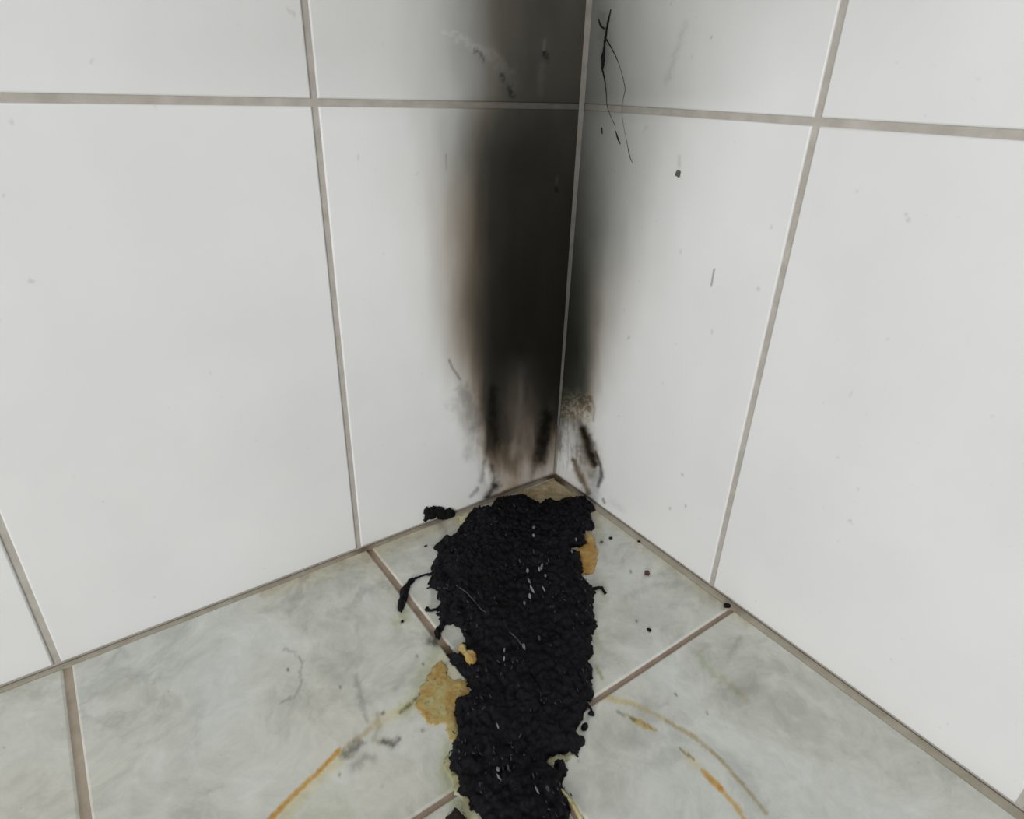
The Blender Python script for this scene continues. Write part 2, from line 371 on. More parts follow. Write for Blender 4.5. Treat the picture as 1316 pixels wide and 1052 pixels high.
def floor_deposit(x, y):
    D = [np.zeros_like(x) for _ in range(3)]
    # rust coloured ring, broken up
    stroke(D, x, y, [(340, 1060), (362, 1036), (400, 1000), (437, 963)], [4, 4, 3.6, 3.0], 0.85, ORG, 0.4, rag=2)
    stroke(D, x, y, [(350, 1062), (410, 1000), (440, 970)], 8, 0.22, YEL, rag=3)
    stroke(D, x, y, [(446, 958), (460, 948), (476, 936)], 4.5, 0.32, TAN, 0.6, rag=2)
    stroke(D, x, y, [(484, 930), (510, 915), (545, 896)], 7, 0.26, YEL, rag=3)
    stroke(D, x, y, [(778, 896), (812, 904), (838, 916), (860, 927)], [5, 4.5, 3.5, 3], 0.38, YEL, 0.6, rag=2)
    stroke(D, x, y, [(856, 926), (888, 944), (920, 970), (960, 1014), (985, 1045)], [3.5, 3.2, 3.2, 3.5, 3], 0.55, TAN, 0.5, rag=2)
    stroke(D, x, y, [(794, 914), (803, 919)], 2, 0.9, BROWN, rag=1)
    stroke(D, x, y, [(806, 918), (820, 929), (842, 939)], [1.5, 4, 1.5], 0.8, YEL, 0.4, rag=2)
    stroke(D, x, y, [(820, 924), (842, 938)], 1.4, 0.7, ORG, 0.4, rag=1)
    stroke(D, x, y, [(811, 922), (816, 925)], 2.5, 0.9, GREY, rag=1)
    stroke(D, x, y, [(874, 962), (892, 976)], 1.6, 0.8, BROWN, 0.5, rag=1.5)
    stroke(D, x, y, [(880, 968), (897, 984)], 6, 0.25, YEL, rag=4)
    stroke(D, x, y, [(903, 990), (917, 1004), (927, 1013)], [3, 5.5, 4], 0.85, ORG, 0.4, rag=2)
    stroke(D, x, y, [(925, 1012), (945, 1034), (965, 1065)], [3, 4, 4], 0.55, ORG, 0.5, rag=2)
    stroke(D, x, y, [(938, 878), (960, 900)], 4, 0.2, TAN, rag=3)
    # yellow margins of the burn
    stroke(D, x, y, [(560, 838), (545, 866), (532, 900), (520, 912)], 12, 0.22, GRN, rag=8)
    stroke(D, x, y, [(574, 860), (560, 900)], 18, 0.30, YEL, rag=6)
    stroke(D, x, y, [(576, 955), (570, 990), (576, 1015), (590, 1040)], 8, 0.32, GRN, rag=5)
    stroke(D, x, y, [(440, 1050), (380, 1060)], 25, 0.12, GRN, rag=10)
    stroke(D, x, y, [(766, 815), (770, 835)], 5, 0.22, GRN, rag=3)
    stroke(D, x, y, [(766, 856), (774, 872)], 2.2, 0.5, GRN, rag=2)
    stroke(D, x, y, [(766, 660), (768, 690)], 7, 0.22, TAN, rag=4)
    stroke(D, x, y, [(768, 750), (778, 770)], 6, 0.12, GRN, rag=4)
    stroke(D, x, y, [(600, 690), (570, 700), (545, 690)], 10, 0.16, GREY, rag=6)
    # dirt along the wall joints
    stroke(D, x, y, [(340, 756), (464, 712), (600, 660)], 15, 0.28, TAN, rag=7)
    stroke(D, x, y, [(755, 640), (850, 710), (960, 792)], 12, 0.30, TAN, rag=7)
    stroke(D, x, y, [(475, 720), (560, 815)], 16, 0.10, TAN, rag=8)
    # dark smears
    stroke(D, x, y, [(443, 970), (456, 962), (462, 955)], 6, 1.0, GREY, rag=5)
    stroke(D, x, y, [(494, 952), (504, 957), (512, 950)], 4.5, 1.2, GREY, rag=4)
    stroke(D, x, y, [(455, 985), (470, 972), (478, 975)], 6, 0.40, GREY, rag=6)
    stroke(D, x, y, [(484, 918), (488, 935), (480, 950), (500, 955)], 4, 0.35, BROWN, rag=4)
    for px, py in ((514, 916), (520, 911), (526, 906), (533, 899), (539, 893), (491, 917)):
        stroke(D, x, y, [(px, py), (px + 2, py - 2)], 2.3, 1.1, GREY, rag=1.5)
    stroke(D, x, y, [(515, 782), (520, 796), (510, 800)], 8, 0.35, GRN, rag=6)
    stroke(D, x, y, [(552, 823), (560, 826)], 5, 1.0, GREY, rag=3)
    stroke(D, x, y, [(566, 672), (572, 684)], 7, 0.40, GREY, rag=4)
    stroke(D, x, y, [(555, 752), (558, 772)], 5, 0.25, GREY, rag=4)
    # marble veins that show clearly
    stroke(D, x, y, [(366, 834), (380, 838), (388, 850), (386, 868), (388, 878), (378, 895), (362, 902)], 1.7, 0.42, GREY, rag=3)
    stroke(D, x, y, [(455, 866), (462, 888), (467, 912), (473, 926)], [3, 5, 5, 2], 0.34, GREY, rag=4)
    stroke(D, x, y, [(534, 850), (520, 866), (508, 884)], 6, 0.22, GREY, rag=5)
    stroke(D, x, y, [(392, 742), (380, 770), (372, 790)], 6, 0.20, GREY, rag=7)
    stroke(D, x, y, [(448, 782), (468, 758), (500, 752)], 6, 0.22, GREY, rag=7)
    stroke(D, x, y, [(806, 766), (840, 752), (880, 750), (905, 770), (935, 782)], 5, 0.17, GREY, rag=5)
    stroke(D, x, y, [(820, 790), (850, 792), (880, 770)], 14, 0.12, GREY, rag=10)
    stroke(D, x, y, [(900, 842), (918, 868), (930, 872)], 6, 0.22, GRN, rag=6)
    stroke(D, x, y, [(950, 820), (938, 842)], 4, 0.22, GREY, rag=4)
    stroke(D, x, y, [(875, 815), (862, 826)], 4, 0.20, GREY, rag=3)
    stroke(D, x, y, [(770, 955), (785, 930)], 9, 0.12, GREY, rag=6)
    stroke(D, x, y, [(800, 945), (830, 960)], 8, 0.10, GREY, rag=6)
    # pale scuffs
    stroke(D, x, y, [(518, 802), (535, 815), (540, 826)], 9, -0.14, GREY, rag=7)
    stroke(D, x, y, [(395, 830), (420, 815)], 14, -0.06, GREY, rag=8)
    for px, py in ((543, 853), (535, 843), (437, 882), (436, 995), (491, 1010), (868, 892), (908, 916), (818, 798), (810, 734), (743, 977), (370, 860), (543, 938), (515, 800)):
        stroke(D, x, y, [(px, py - 1), (px + 1, py + 1)], 1.3, 1.0, GREY, rag=0.6)
    return D
def grout_left(x, y):
    D = left_deposit_shade(x, y); return [np.clip(d * 0.58, 0, 1.55) for d in D]
def grout_right(x, y):
    D = right_deposit_shade(x, y); return [np.clip(d * 0.58, 0, 1.5) for d in D]
def grout_floor(x, y):
    D = [np.zeros_like(x) for _ in range(3)]
    stroke(D, x, y, [(714, 610), (640, 640)], 6, 0.5, BROWN, rag=3)
    stroke(D, x, y, [(706, 612), (722, 620)], 6, 1.6, BROWN, rag=3)
    stroke(D, x, y, [(722, 618), (745, 632)], 4, 0.4, BROWN, rag=3)
    stroke(D, x, y, [(462, 700), (600, 850), (760, 1075), (860, 1240)], 14, 0.38, (0.75, 1.0, 1.1), 0.5)
    stroke(D, x, y, [(945, 782), (768, 895), (500, 1075), (300, 1210)], 14, 0.42, (0.75, 1.0, 1.1), 0.5)
    stroke(D, x, y, [(340, 752), (464, 706)], 8, 0.18, (0.8, 1.0, 1.1))
    stroke(D, x, y, [(464, 706), (640, 637)], 8, 0.30, (0.8, 1.0, 1.2))
    stroke(D, x, y, [(574, 838), (600, 860)], 10, 1.5, BROWN, rag=3)
    for px, py, w in ((506, 738, 4), (536, 786, 4), (470, 708, 6), (552, 812, 3)):
        stroke(D, x, y, [(px, py), (px + 3, py + 3)], w, 0.35, BROWN, rag=2)
    return D

# ------------------------------------------------------------------ mesh builders
def link(name, me, mat, parent=None, loc=(0, 0, 0)):
    o = bpy.data.objects.new(name, me); COL.objects.link(o)
    o.location = loc
    if parent is not None: o.parent = parent
    if mat is not None and not me.materials: me.materials.append(mat)
    return o
def tag(o, label, cat=None, group=None, kind=None):
    o['label'] = label
    if cat: o['category'] = cat
    if group: o['group'] = group
    if kind: o['kind'] = kind
    return o
def mesh_np(name, V, quads, tris=None, smooth_=True, flat=None):
    me = bpy.data.meshes.new(name)
    faces = [tuple(q) for q in quads.tolist()] if len(quads) else []
    if tris is not None and len(tris): faces += [tuple(t) for t in tris.tolist()]
    me.from_pydata(V.tolist(), [], faces)
    me.update()
    sm = np.full(len(me.polygons), smooth_, dtype=bool)
    if flat is not None: sm[:len(flat)] &= ~flat
    me.polygons.foreach_set('use_smooth', sm)
    return me
MAPS = {'left': (lambda u, v, n: np.stack([u, n, v], -1), True),
        'right': (lambda u, v, n: np.stack([n, u, v], -1), False),
        'floor': (lambda u, v, n: np.stack([u, v, n], -1), False)}
def slab_mesh(name, surf, us, vs_, r, depth, face=0.0, dep=None, origin=(0, 0)):
    """plate with a rounded rim, front face at n = face, back edge at n = -depth"""
    us = np.asarray(us, float); vs_ = np.asarray(vs_, float)
    w, h = us[-1], vs_[-1]; u0, v0 = us[0], vs_[0]
    Ug, Vg = np.meshgrid(us, vs_, indexing='ij')
    d = np.minimum(np.minimum(Ug - u0, w - Ug), np.minimum(Vg - v0, h - Vg))
    dd = np.clip(r - d, 0, r)
    n = face - (r - np.sqrt(np.maximum(r * r - dd * dd, 0))) if r > 0 else np.full_like(Ug, face)
    nu, nv = len(us), len(vs_)
    idx = np.arange(nu * nv).reshape(nu, nv)
    Q = np.stack([idx[:-1, :-1], idx[1:, :-1], idx[1:, 1:], idx[:-1, 1:]], -1).reshape(-1, 4)
    ring = np.concatenate([idx[:, 0], idx[-1, 1:], idx[-2::-1, -1], idx[0, -2:0:-1]])
    uu = np.concatenate([Ug.ravel(), Ug.ravel()[ring]]); vv = np.concatenate([Vg.ravel(), Vg.ravel()[ring]])
    nn = np.concatenate([n.ravel(), np.full(len(ring), -depth)])
    k = len(ring); b = nu * nv + np.arange(k); rn = np.roll(ring, -1); bn = np.roll(b, -1)
    S = np.stack([ring, b, bn, rn], -1)
    fn, flip = MAPS[surf]
    V = fn(uu, vv, nn)
    Q = np.concatenate([Q, S])
    if flip: Q = Q[:, ::-1]
    flat = (nn[Q] > face - 1e-7).all(1)
    me = mesh_np(name, V, Q, flat=flat)
    if dep is not None:
        off = fn(np.array([origin[0]]), np.array([origin[1]]), np.array([0.0]))[0]
        px, py = project(V + off)
        D = dep(px, py)
        rgba = np.ones((len(V), 4), np.float32)
        for c in range(3): rgba[:, c] = np.clip(1 - np.exp(-np.asarray(D[c])), -0.2, 0.992)
        at = me.attributes.new('deposit_shade', 'FLOAT_COLOR', 'POINT')
        at.data.foreach_set('color', rgba.ravel())
    return me
def coords(w, r, step=None):
    c = [0, r * 0.12, r * 0.4, r]
    inner = [] if step is None else list(np.linspace(r, w - r, max(2, int((w - 2 * r) / step) + 1))[1:-1])
    return c + inner + [w - r, w - r * 0.4, w - r * 0.12, w]
_cache = {}
def tile(surf, parent, u0, u1, v0, v1, mat, dep=None, step=None, tilt=0.0):
    w, h = round(u1 - u0, 5), round(v1 - v0, 5)
    r = 0.0018 if surf == 'floor' else 0.0013
    fn, _ = MAPS[surf]
    if dep is not None:
        me = slab_mesh('tile', surf, coords(w, r, step), coords(h, r, step), r, 0.008, 0.0, dep, (u0, v0))
    else:
        key = (surf, w, h)
        if key not in _cache:
            _cache[key] = slab_mesh('tile', surf, [0, r * .15, r, w - r, w - r * .15, w], [0, r * .15, r, h - r, h - r * .15, h], r, 0.008)
        me = _cache[key]
    loc = fn(np.array([u0]), np.array([v0]), np.array([0.0]))[0]
    return link('tile', me, mat, parent, tuple(loc))

# ------------------------------------------------------------------ room shell
G = 0.0025                                # half a wall joint
H = 1.5915 * U                            # height of the first joint
WB = U * 0.92286                          # first (cut) tile on the right wall
GR = 0.0016                               # joint depth
def dense(a, b, c, fine, coarse):
    return np.unique(np.concatenate([np.arange(a, b, fine), np.arange(b, c, coarse), [c]]))
L_LEN, R_LEN, Z_TOP = 1.75, 1.75, 4 * H
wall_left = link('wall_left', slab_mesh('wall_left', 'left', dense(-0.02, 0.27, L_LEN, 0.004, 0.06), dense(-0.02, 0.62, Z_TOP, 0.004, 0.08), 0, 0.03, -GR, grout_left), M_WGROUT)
tag(wall_left, 'white glazed tile wall with wide soot streak, left of the corner', kind='structure')
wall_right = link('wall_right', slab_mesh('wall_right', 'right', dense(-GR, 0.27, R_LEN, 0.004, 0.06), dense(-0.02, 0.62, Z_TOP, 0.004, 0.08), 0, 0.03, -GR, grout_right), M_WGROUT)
tag(wall_right, 'white glazed tile wall, soot only near its inner edge, right of the corner', kind='structure')
floor = link('floor', slab_mesh('floor', 'floor', dense(-0.02, 0.5, L_LEN, 0.004, 0.06), dense(-0.02, 0.5, R_LEN, 0.004, 0.06), 0, 0.03, -0.0020, grout_floor), M_FGROUT)
tag(floor, 'grey marbled floor tiles with brown joints', kind='structure')
ZB = 0.0015
zrows = [(ZB, H - G)] + [(H * k + G, H * (k + 1) - G) for k in (1, 2, 3)]
ucols = [(0.0016, U - G)] + [(U * k + G, min(U * (k + 1) - G, L_LEN)) for k in range(1, 7)]
for i, (a, b) in enumerate(ucols):
    for j, (c, d) in enumerate(zrows):
        near = i < 1 and j < 2
        tile('left', wall_left, a, b, c, d, M_WALL, left_deposit_shade if near or (i, j) == (1, 1) else None, 0.0015 if near else 0.006)
rcols = [(0.0016, WB - G)] + [(WB + U * k + G, min(WB + U * (k + 1) - G, R_LEN)) for k in range(0, 7)]
for i, (a, b) in enumerate(rcols):
    if b - a < 0.02: continue
    for j, (c, d) in enumerate(zrows):
        near = i < 1 and j < 2
        tile('right', wall_right, a, b, c, d, M_WALL, right_deposit_shade if near or (i, j) == (1, 1) else None, 0.0015 if near else 0.006)
FS, FB, FG, FP = 0.9665 * U, 1.0440 * U, 0.0030, 1.012 * U
xc = [(0.0075, FS - FG)] + [(FS + FP * k + FG, FS + FP * (k + 1) - FG) for k in range(0, 5)]
yc = [(0.0048, FB - FG + 0.0008)] + [(FB + FP * k + FG - 0.0008, FB + FP * (k + 1) - FG) for k in range(0, 5)]
for i, (a, b) in enumerate(xc):
    for j, (c, d) in enumerate(yc):
        near = i < 2 and j < 2
        tile('floor', floor, a, b, c, d, M_FLOOR, floor_deposit if near else None, 0.0016 if near else None)
# joints along the foot of the two walls, filled almost flush
def base_joint(u0, u1, v0, v1, lab, dep):
    us_ = np.unique(np.concatenate([np.arange(u0, u1, 0.004 if u1 - u0 > v1 - v0 else 0.0025), [u1]]))
    vs2 = np.unique(np.concatenate([np.arange(v0, v1, 0.004 if v1 - v0 > u1 - u0 else 0.0025), [v1]]))
    o = link('base_joint', slab_mesh('base_joint', 'floor', us_, vs2, 0, 0.0022, -0.0003, dep), M_BGROUT, floor)
    o['label'] = lab
base_joint(0.0, L_LEN, 0.0, 0.0050, 'tan joint along the foot of the left wall', grout_floor)
base_joint(0.0, 0.0078, 0.0050, R_LEN, 'wide grey-beige joint along the foot of the right wall', grout_floor)
# cement fillet that fills the corner joint, thicker towards the top
zs = np.concatenate([np.linspace(0.0665, Z_TOP, 260)])
wz = 0.0014 + 0.0022 * sat((zs - 0.06) / 0.45) + 0.0004 * (fbm(zs * 60, zs * 0, 3) - 0.5)
P = []
for k, (z, w) in enumerate(zip(zs, wz)):
    P += [(w + 0.0004, 0.0001, z), (w * 0.42, w * 0.42, z), (0.0001, w + 0.0004, z)]
P = np.array(P); q = []
for k in range(len(zs) - 1):
    a = 3 * k
    q += [(a, a + 1, a + 4, a + 3), (a + 1, a + 2, a + 5, a + 4)]
me = mesh_np('corner_joint', P, np.array(q)[:, ::-1])
px, py = project(P)
lo = np.minimum(np.array(left_deposit_shade(px - 8, py)), 2.6)
k3 = np.clip(lo * np.interp(py, [0, 130, 250, 400, 540], [0.30, 0.36, 0.46, 0.60, 0.48]), 0, 1.7)
k3 = k3 * (0.85 + 0.3 * fbm(py * 0.2, py * 0, 77))
rg = np.ones((len(P), 4), np.float32); rg[:, :3] = (1 - np.exp(-k3)).T
me.attributes.new('deposit_shade', 'FLOAT_COLOR', 'POINT').data.foreach_set('color', rg.ravel())
cj = link('corner_joint', me, M_WGROUT, wall_right)
cj['label'] = 'grey cement line down the corner between the walls'

# ------------------------------------------------------------------ burnt remains
def sdist(x, y, poly):
    poly = np.asarray(poly); best = np.full(x.shape, 1e9); inside = np.zeros(x.shape, bool)
    n = len(poly)
    for i in range(n):
        ax, ay = poly[i]; bx, by = poly[(i + 1) % n]
        dx, dy = bx - ax, by - ay
        t = sat(((x - ax) * dx + (y - ay) * dy) / (dx * dx + dy * dy + 1e-18))
        best = np.minimum(best, np.hypot(x - ax - t * dx, y - ay - t * dy))
        cond = ((ay > y) != (by > y))
        xi = ax + (y - ay) * dx / (dy if abs(dy) > 1e-15 else 1e-15)
        inside ^= cond & (x < xi)
    return np.where(inside, best, -best)
def blob(name, surf, pix, hfun, res, mat, parent, base=0.0, rag=0.0012, seed=1, under=0.0006, lift=0.002):
    pick = {'floor': on_floor, 'left': on_left, 'right': on_right}[surf]
    pts = np.array([pick(a, b, lift) for a, b in pix])
    ax = {'floor': (0, 1), 'left': (0, 2), 'right': (1, 2)}[surf]
    poly = pts[:, ax]
    lo = poly.min(0) - 0.004; hi = poly.max(0) + 0.004
    us = np.arange(lo[0], hi[0], res); vv = np.arange(lo[1], hi[1], res)
    Ug, Vg = np.meshgrid(us, vv, indexing='ij')
    d = sdist(Ug, Vg, poly)
    d = d + rag * 2 * (fbm(Ug * 260, Vg * 260, seed) - 0.5)
    keep = d > 0
    cell = keep[:-1, :-1] & keep[1:, :-1] & keep[1:, 1:] & keep[:-1, 1:]
    used = np.zeros_like(keep)
    used[:-1, :-1] |= cell; used[1:, :-1] |= cell; used[1:, 1:] |= cell; used[:-1, 1:] |= cell
    idx = -np.ones(keep.shape, int); idx[used] = np.arange(used.sum())
    hgt = base + hfun(Ug, Vg, np.maximum(d, 0))
    ci, cj_ = np.nonzero(cell)
    Q = np.stack([idx[ci, cj_], idx[ci + 1, cj_], idx[ci + 1, cj_ + 1], idx[ci, cj_ + 1]], -1)
    N = used.sum()
    # rim wall down into the surface
    cp = np.pad(cell, 1)
    S = []
    for (di, dj, e) in ((-1, 0, ((0, 1), (0, 0))), (1, 0, ((1, 0), (1, 1))), (0, -1, ((0, 0), (1, 0))), (0, 1, ((1, 1), (0, 1)))):
        bd = cell & ~cp[1 + di:1 + di + cell.shape[0], 1 + dj:1 + dj + cell.shape[1]]
        bi, bj = np.nonzero(bd)
        a = idx[bi + e[0][0], bj + e[0][1]]; b = idx[bi + e[1][0], bj + e[1][1]]
        S.append(np.stack([b, a, a + N, b + N], -1))
    S = np.concatenate(S)
    u = Ug[used]; v = Vg[used]; h = hgt[used]
    fn, flip = MAPS[surf]
    V = np.concatenate([fn(u, v, h), fn(u, v, np.full(N, base - under))])
    Q = np.concatenate([Q, S])
    used_ids, inv = np.unique(Q, return_inverse=True)
    Q = inv.reshape(Q.shape); V = V[used_ids]
    if flip: Q = Q[:, ::-1]
    c = V.mean(0) if parent is None else np.zeros(3)
    if parent is None: c[{'floor': 2, 'left': 1, 'right': 0}[surf]] = 0
    me = mesh_np(name, V - c, Q)
    o = link(name, me, mat, parent, tuple(c))
    def lookup(uq, vq):
        i = int(np.clip(round((uq - lo[0]) / res), 0, len(us) - 1)); j = int(np.clip(round((vq - lo[1]) / res), 0, len(vv) - 1))
        return hgt[i, j] if d[i, j] > 0 else 0.0
    return o, lookup, poly

CRUST = [(652,638),(636,641),(631,651),(620,650),(607,655),(601,661),(596,670),(590,674),(588,684),(575,688),(567,692),
 (557,702),(563,706),(560,717),(555,725),(553,737),(553,745),(548,754),(556,757),(562,757),(562,765),(566,775),(563,781),
 (561,792),(564,798),(559,808),(557,815),(561,821),(566,819),(568,812),(573,803),(583,800),(591,806),(595,813),(596,825),
 (589,829),(594,833),(596,840),(584,839),(574,838),(577,849),(587,853),(592,865),(598,870),(600,880),(607,888),(598,893),(590,894),
 (584,900),(582,910),(580,915),(585,925),(587,936),(584,948),(580,960),(578,968),(576,982),(579,989),(584,993),(585,1002),
 (588,1010),(588,1017),(593,1022),(601,1022),(603,1030),(606,1040),(614,1043),(618,1055),(628,1085),(650,1105),(690,1110),
 (722,1090),(734,1060),(732,1040),(729,1025),(728,1015),(723,1005),(724,995),(730,987),(731,977),(722,976),(713,977),
 (711,985),(705,982),(705,974),(712,969),(725,967),(735,966),(741,969),(747,957),(752,952),(752,945),(744,944),(743,938),(747,925),
 (751,915),(754,907),(757,900),(763,899),(763,890),(760,880),(762,872),(765,866),(763,860),(760,855),(757,846),(764,841),
 (761,835),(762,822),(763,815),(764,808),(772,805),(766,798),(765,790),(762,787),(763,778),(765,765),(764,757),(759,750),
 (753,743),(749,735),(750,725),(748,716),(746,709),(738,707),(735,703),(747,702),(755,700),(753,692),(750,684),(757,680),
 (765,679),(761,668),(760,658),(765,653),(760,645),(753,639),(740,638),(725,640),(719,643),(710,643),(701,641),(694,647),
 (685,642),(676,637),(672,635),(660,637)]
residue = bpy.data.objects.new('charred_residue', None); COL.objects.link(residue)
rc = on_floor(665, 850)
residue.location = (rc[0], rc[1], 0.0)
residue.empty_display_size = 0.05
tag(residue, 'long crumbly black slab of burnt melted plastic on the floor', 'burnt residue')
def crust_h(u, v, d):
    a, b = u, v
    wx = a + 0.006 * (fbm(a * 90, b * 90, 51) - 0.5); wy = b + 0.006 * (fbm(a * 90, b * 90, 52) - 0.5)
    lump = sat(1 - worley(wx * 150, wy * 150, 53)) ** 0.8
    lump2 = sat(1 - worley(wx * 330, wy * 330, 54))
    rid = 1 - np.abs(fbm(a * 55, b * 55, 55) * 2 - 1)
    return (0.0032 * smooth(d / 0.0025) + 0.0050 * smooth(d / 0.030)
            + smooth(d / 0.006) * (0.0046 * (lump - 0.4) + 0.0026 * (lump2 - 0.4) + 0.0055 * (rid - 0.6)) + 0.0004)
def child(o):
    o.parent = residue
    o.location = Vector(o.location) - residue.location
    return o
crust, crust_top, crust_poly = blob('char_crust', 'floor', CRUST, crust_h, 0.0011, M_CHAR, None, 0.0, 0.0032, 61)
child(crust)
def dome(t, amp=0.0006, edge=0.004, sc=120, seed=5):
    def f(u, v, d):
        return t * np.sqrt(sat(d / edge)) * (0.75 + 0.5 * fbm(u * sc, v * sc, seed)) + amp * (fbm(u * 300, v * 300, seed + 1) - 0.5) * smooth(d / 0.002) + 0.0002
    return f
AMBER1 = [(567,846),(573,850),(577,856),(575,865),(583,872),(592,868),(600,874),(604,884),(612,890),(600,900),(592,902),(588,908),
 (588,925),(592,940),(588,955),(579,950),(573,935),(571,927),(560,929),(548,928),(540,918),(537,912),(534,905),(538,890),(540,880),(545,872),(551,862),(558,852)]
AMBER2 = [(589,838),(592,833),(599,834),(602,840),(609,841),(613,848),(612,856),(608,861),(600,858),(596,853),(593,845)]
AMBER3 = [(753,682),(758,682),(761,686),(765,692),(769,705),(768,716),(765,727),(762,735),(754,737),(747,738),(744,725),(742,714),(736,709),(733,704),(745,703),(750,700),(750,688)]
TANRIM = [(640,646),(648,637),(665,631),(690,622),(712,613),(722,621),(745,633),(754,640),(752,648),(725,650),(700,652),(680,650),(660,648)]
PALE1 = [(588,662),(594,660),(602,655),(606,660),(602,668),(597,676),(591,672)]
PALE2 = [(572,966),(570,980),(574,994),(580,1000),(582,1012),(588,1022),(592,1034),(600,1046),(604,1064),(640,1066),(630,1050),(616,1036),(608,1030),(604,1018),(594,1012),(592,1000),(588,990),(584,980),(582,968)]
PALE3 = [(703,973),(707,970),(714,968),(726,966),(740,967),(742,971),(732,976),(722,977),(713,978),(712,986),(708,987),(703,982)]
for nm, pg, mat, t, base, lab in (
        ('melted_rim', AMBER1, M_AMBER, 0.0010, 0.0, 'hardened amber puddle at the edge of the char'),
        ('melted_rim', AMBER2, M_AMBER, 0.0060, 0.0045, 'small rounded pale amber bead'),
        ('melted_rim', AMBER3, M_AMBER2, 0.0024, 0.0, 'golden amber lip at the edge of the char'),
        ('melted_rim', TANRIM, M_TAN, 0.0016, -0.0004, 'scorched tan film filling the corner'),
        ('melted_rim', PALE1, M_PALE, 0.0020, 0.0, 'pale yellow sliver'),
        ('melted_rim', PALE2, M_FILM, 0.0006, 0.0, 'pale yellow-green margin'),
        ('melted_rim', PALE3, M_FILM, 0.0007, 0.0, 'pale yellow crack edge')):
    o, _, _ = blob(nm, 'floor', pg, dome(t, seed=len(pg)), 0.0009, mat, None, base, 0.0026, len(pg) + 3)
    child(o); o['label'] = lab

def tube_mesh(name, pts, radii, sides=6, sub=6, jitter=0.0, seed=0):
    pts = np.array(pts, float); radii = np.array(radii, float)
    n = len(pts)
    ext = np.vstack([2 * pts[0] - pts[1], pts, 2 * pts[-1] - pts[-2]])
    C = []; Rr = []
    for i in range(n - 1):
        p0, p1, p2, p3 = ext[i:i + 4]
        for k in range(sub):
            t = k / sub
            C.append(0.5 * (2 * p1 + (p2 - p0) * t + (2 * p0 - 5 * p1 + 4 * p2 - p3) * t * t + (3 * p1 - p0 - 3 * p2 + p3) * t ** 3))
            Rr.append(radii[i] * (1 - t) + radii[i + 1] * t)
    C.append(pts[-1]); Rr.append(radii[-1])
    C = np.array(C); Rr = np.array(Rr)
    rg_ = np.random.default_rng(seed)
    V = []; Q = []; T = []
    up = np.array([0.31, 0.42, 0.85])
    for i in range(len(C)):
        t = C[min(i + 1, len(C) - 1)] - C[max(i - 1, 0)]
        t = t / (np.linalg.norm(t) + 1e-12)
        a = np.cross(t, up); a /= np.linalg.norm(a) + 1e-12; b = np.cross(t, a)
        for s in range(sides):
            th = 2 * math.pi * s / sides
            rr = Rr[i] * (1 + jitter * (rg_.random() - 0.5) * 2)
            V.append(C[i] + rr * (math.cos(th) * a + math.sin(th) * b))
    for i in range(len(C) - 1):
        for s in range(sides):
            s2 = (s + 1) % sides
            Q.append((i * sides + s, i * sides + s2, (i + 1) * sides + s2, (i + 1) * sides + s))
    k = len(V); V += [C[0], C[-1]]
    for s in range(sides):
        s2 = (s + 1) % sides
        T.append((k, s2, s)); T.append((k + 1, (len(C) - 1) * sides + s, (len(C) - 1) * sides + s2))
    return np.array(V), np.array(Q), np.array(T)
def tube(name, pts, radii, mat, parent=None, **kw):
    V, Q, T = tube_mesh(name, pts, radii, **kw)
    c = np.zeros(3)
    if parent is None: c = V.mean(0)
    else: c = np.array(residue.location)
    return link(name, mesh_np(name, V - c, Q, T), mat, parent, tuple(c) if parent is None else (0, 0, 0))
PXM = 0.00088                                           # a pixel on the burn, in metres
def fl(px, py, z): return on_floor(px, py, z)
# tarry threads drawn out of the slab
for pts, rad in (([(556, 737), (548, 738), (541, 740), (533, 743)], [1.8, 1.3, 1.0, 1.6]),
                 ([(566, 780), (560, 783), (553, 784), (548, 782)], [2.2, 1.5, 1.3, 2.8]),
                 ([(762, 757), (768, 755), (773, 755), (776, 759), (778, 762)], [2, 1.5, 1.8, 1.4, 1.8]),
                 ([(752, 906), (757, 907), (760, 912), (760, 918)], [2.2, 1.2, 0.9, 3.2])):
    o = tube('thread', [fl(a, b, 0.0016) for a, b in pts], [r * PXM for r in rad], M_CHAR, residue, jitter=0.25, seed=len(pts))
    o['label'] = 'thin tarry black thread at the edge'
# ash flecks caught on the crust
def fleck_geo(px, py, ln, wd, ang):
    p = on_floor(px, py, 0.009)
    z = crust_top(p[0], p[1])
    if z <= 0: return None
    p = on_floor(px, py, z); z = crust_top(p[0], p[1]) or z
    e = on_floor(px + math.cos(ang) * 4, py + math.sin(ang) * 4, z) - p
    e /= np.linalg.norm(e); f = np.array([-e[1], e[0], 0.0])
    up = np.array([0, 0, 1.0])
    L = ln * PXM * 0.4; W = wd * PXM * 0.32
    base = np.array([p[0], p[1], z + 0.0004])
    out = []
    for a, b, h in ((-1, 0, .2), (-.4, .9, .0), (.5, .7, .3), (1, 0, .6), (.3, -1, .1), (-.6, -.8, .0)):
        out.append(base + e * a * L + f * b * W + up * h * 0.0008)
    top = [q_ + up * 0.0007 for q_ in out]
    return np.array(out + top)
FQ = [(0, 1, 7, 6), (1, 2, 8, 7), (2, 3, 9, 8), (3, 4, 10, 9), (4, 5, 11, 10), (5, 0, 6, 11)]
FH = [(6, 7, 8, 9, 10, 11), (5, 4, 3, 2, 1, 0)]
def fleck_mesh(name, lists):
    V = []; Fc = []
    for g in lists:
        k = len(V); V += list(map(tuple, g - np.array(residue.location)))
        Fc += [tuple(k + i for i in f) for f in FQ + FH]
    me = bpy.data.meshes.new(name); me.from_pydata(V, [], Fc); me.update(); return me
dn = math.radians(65)
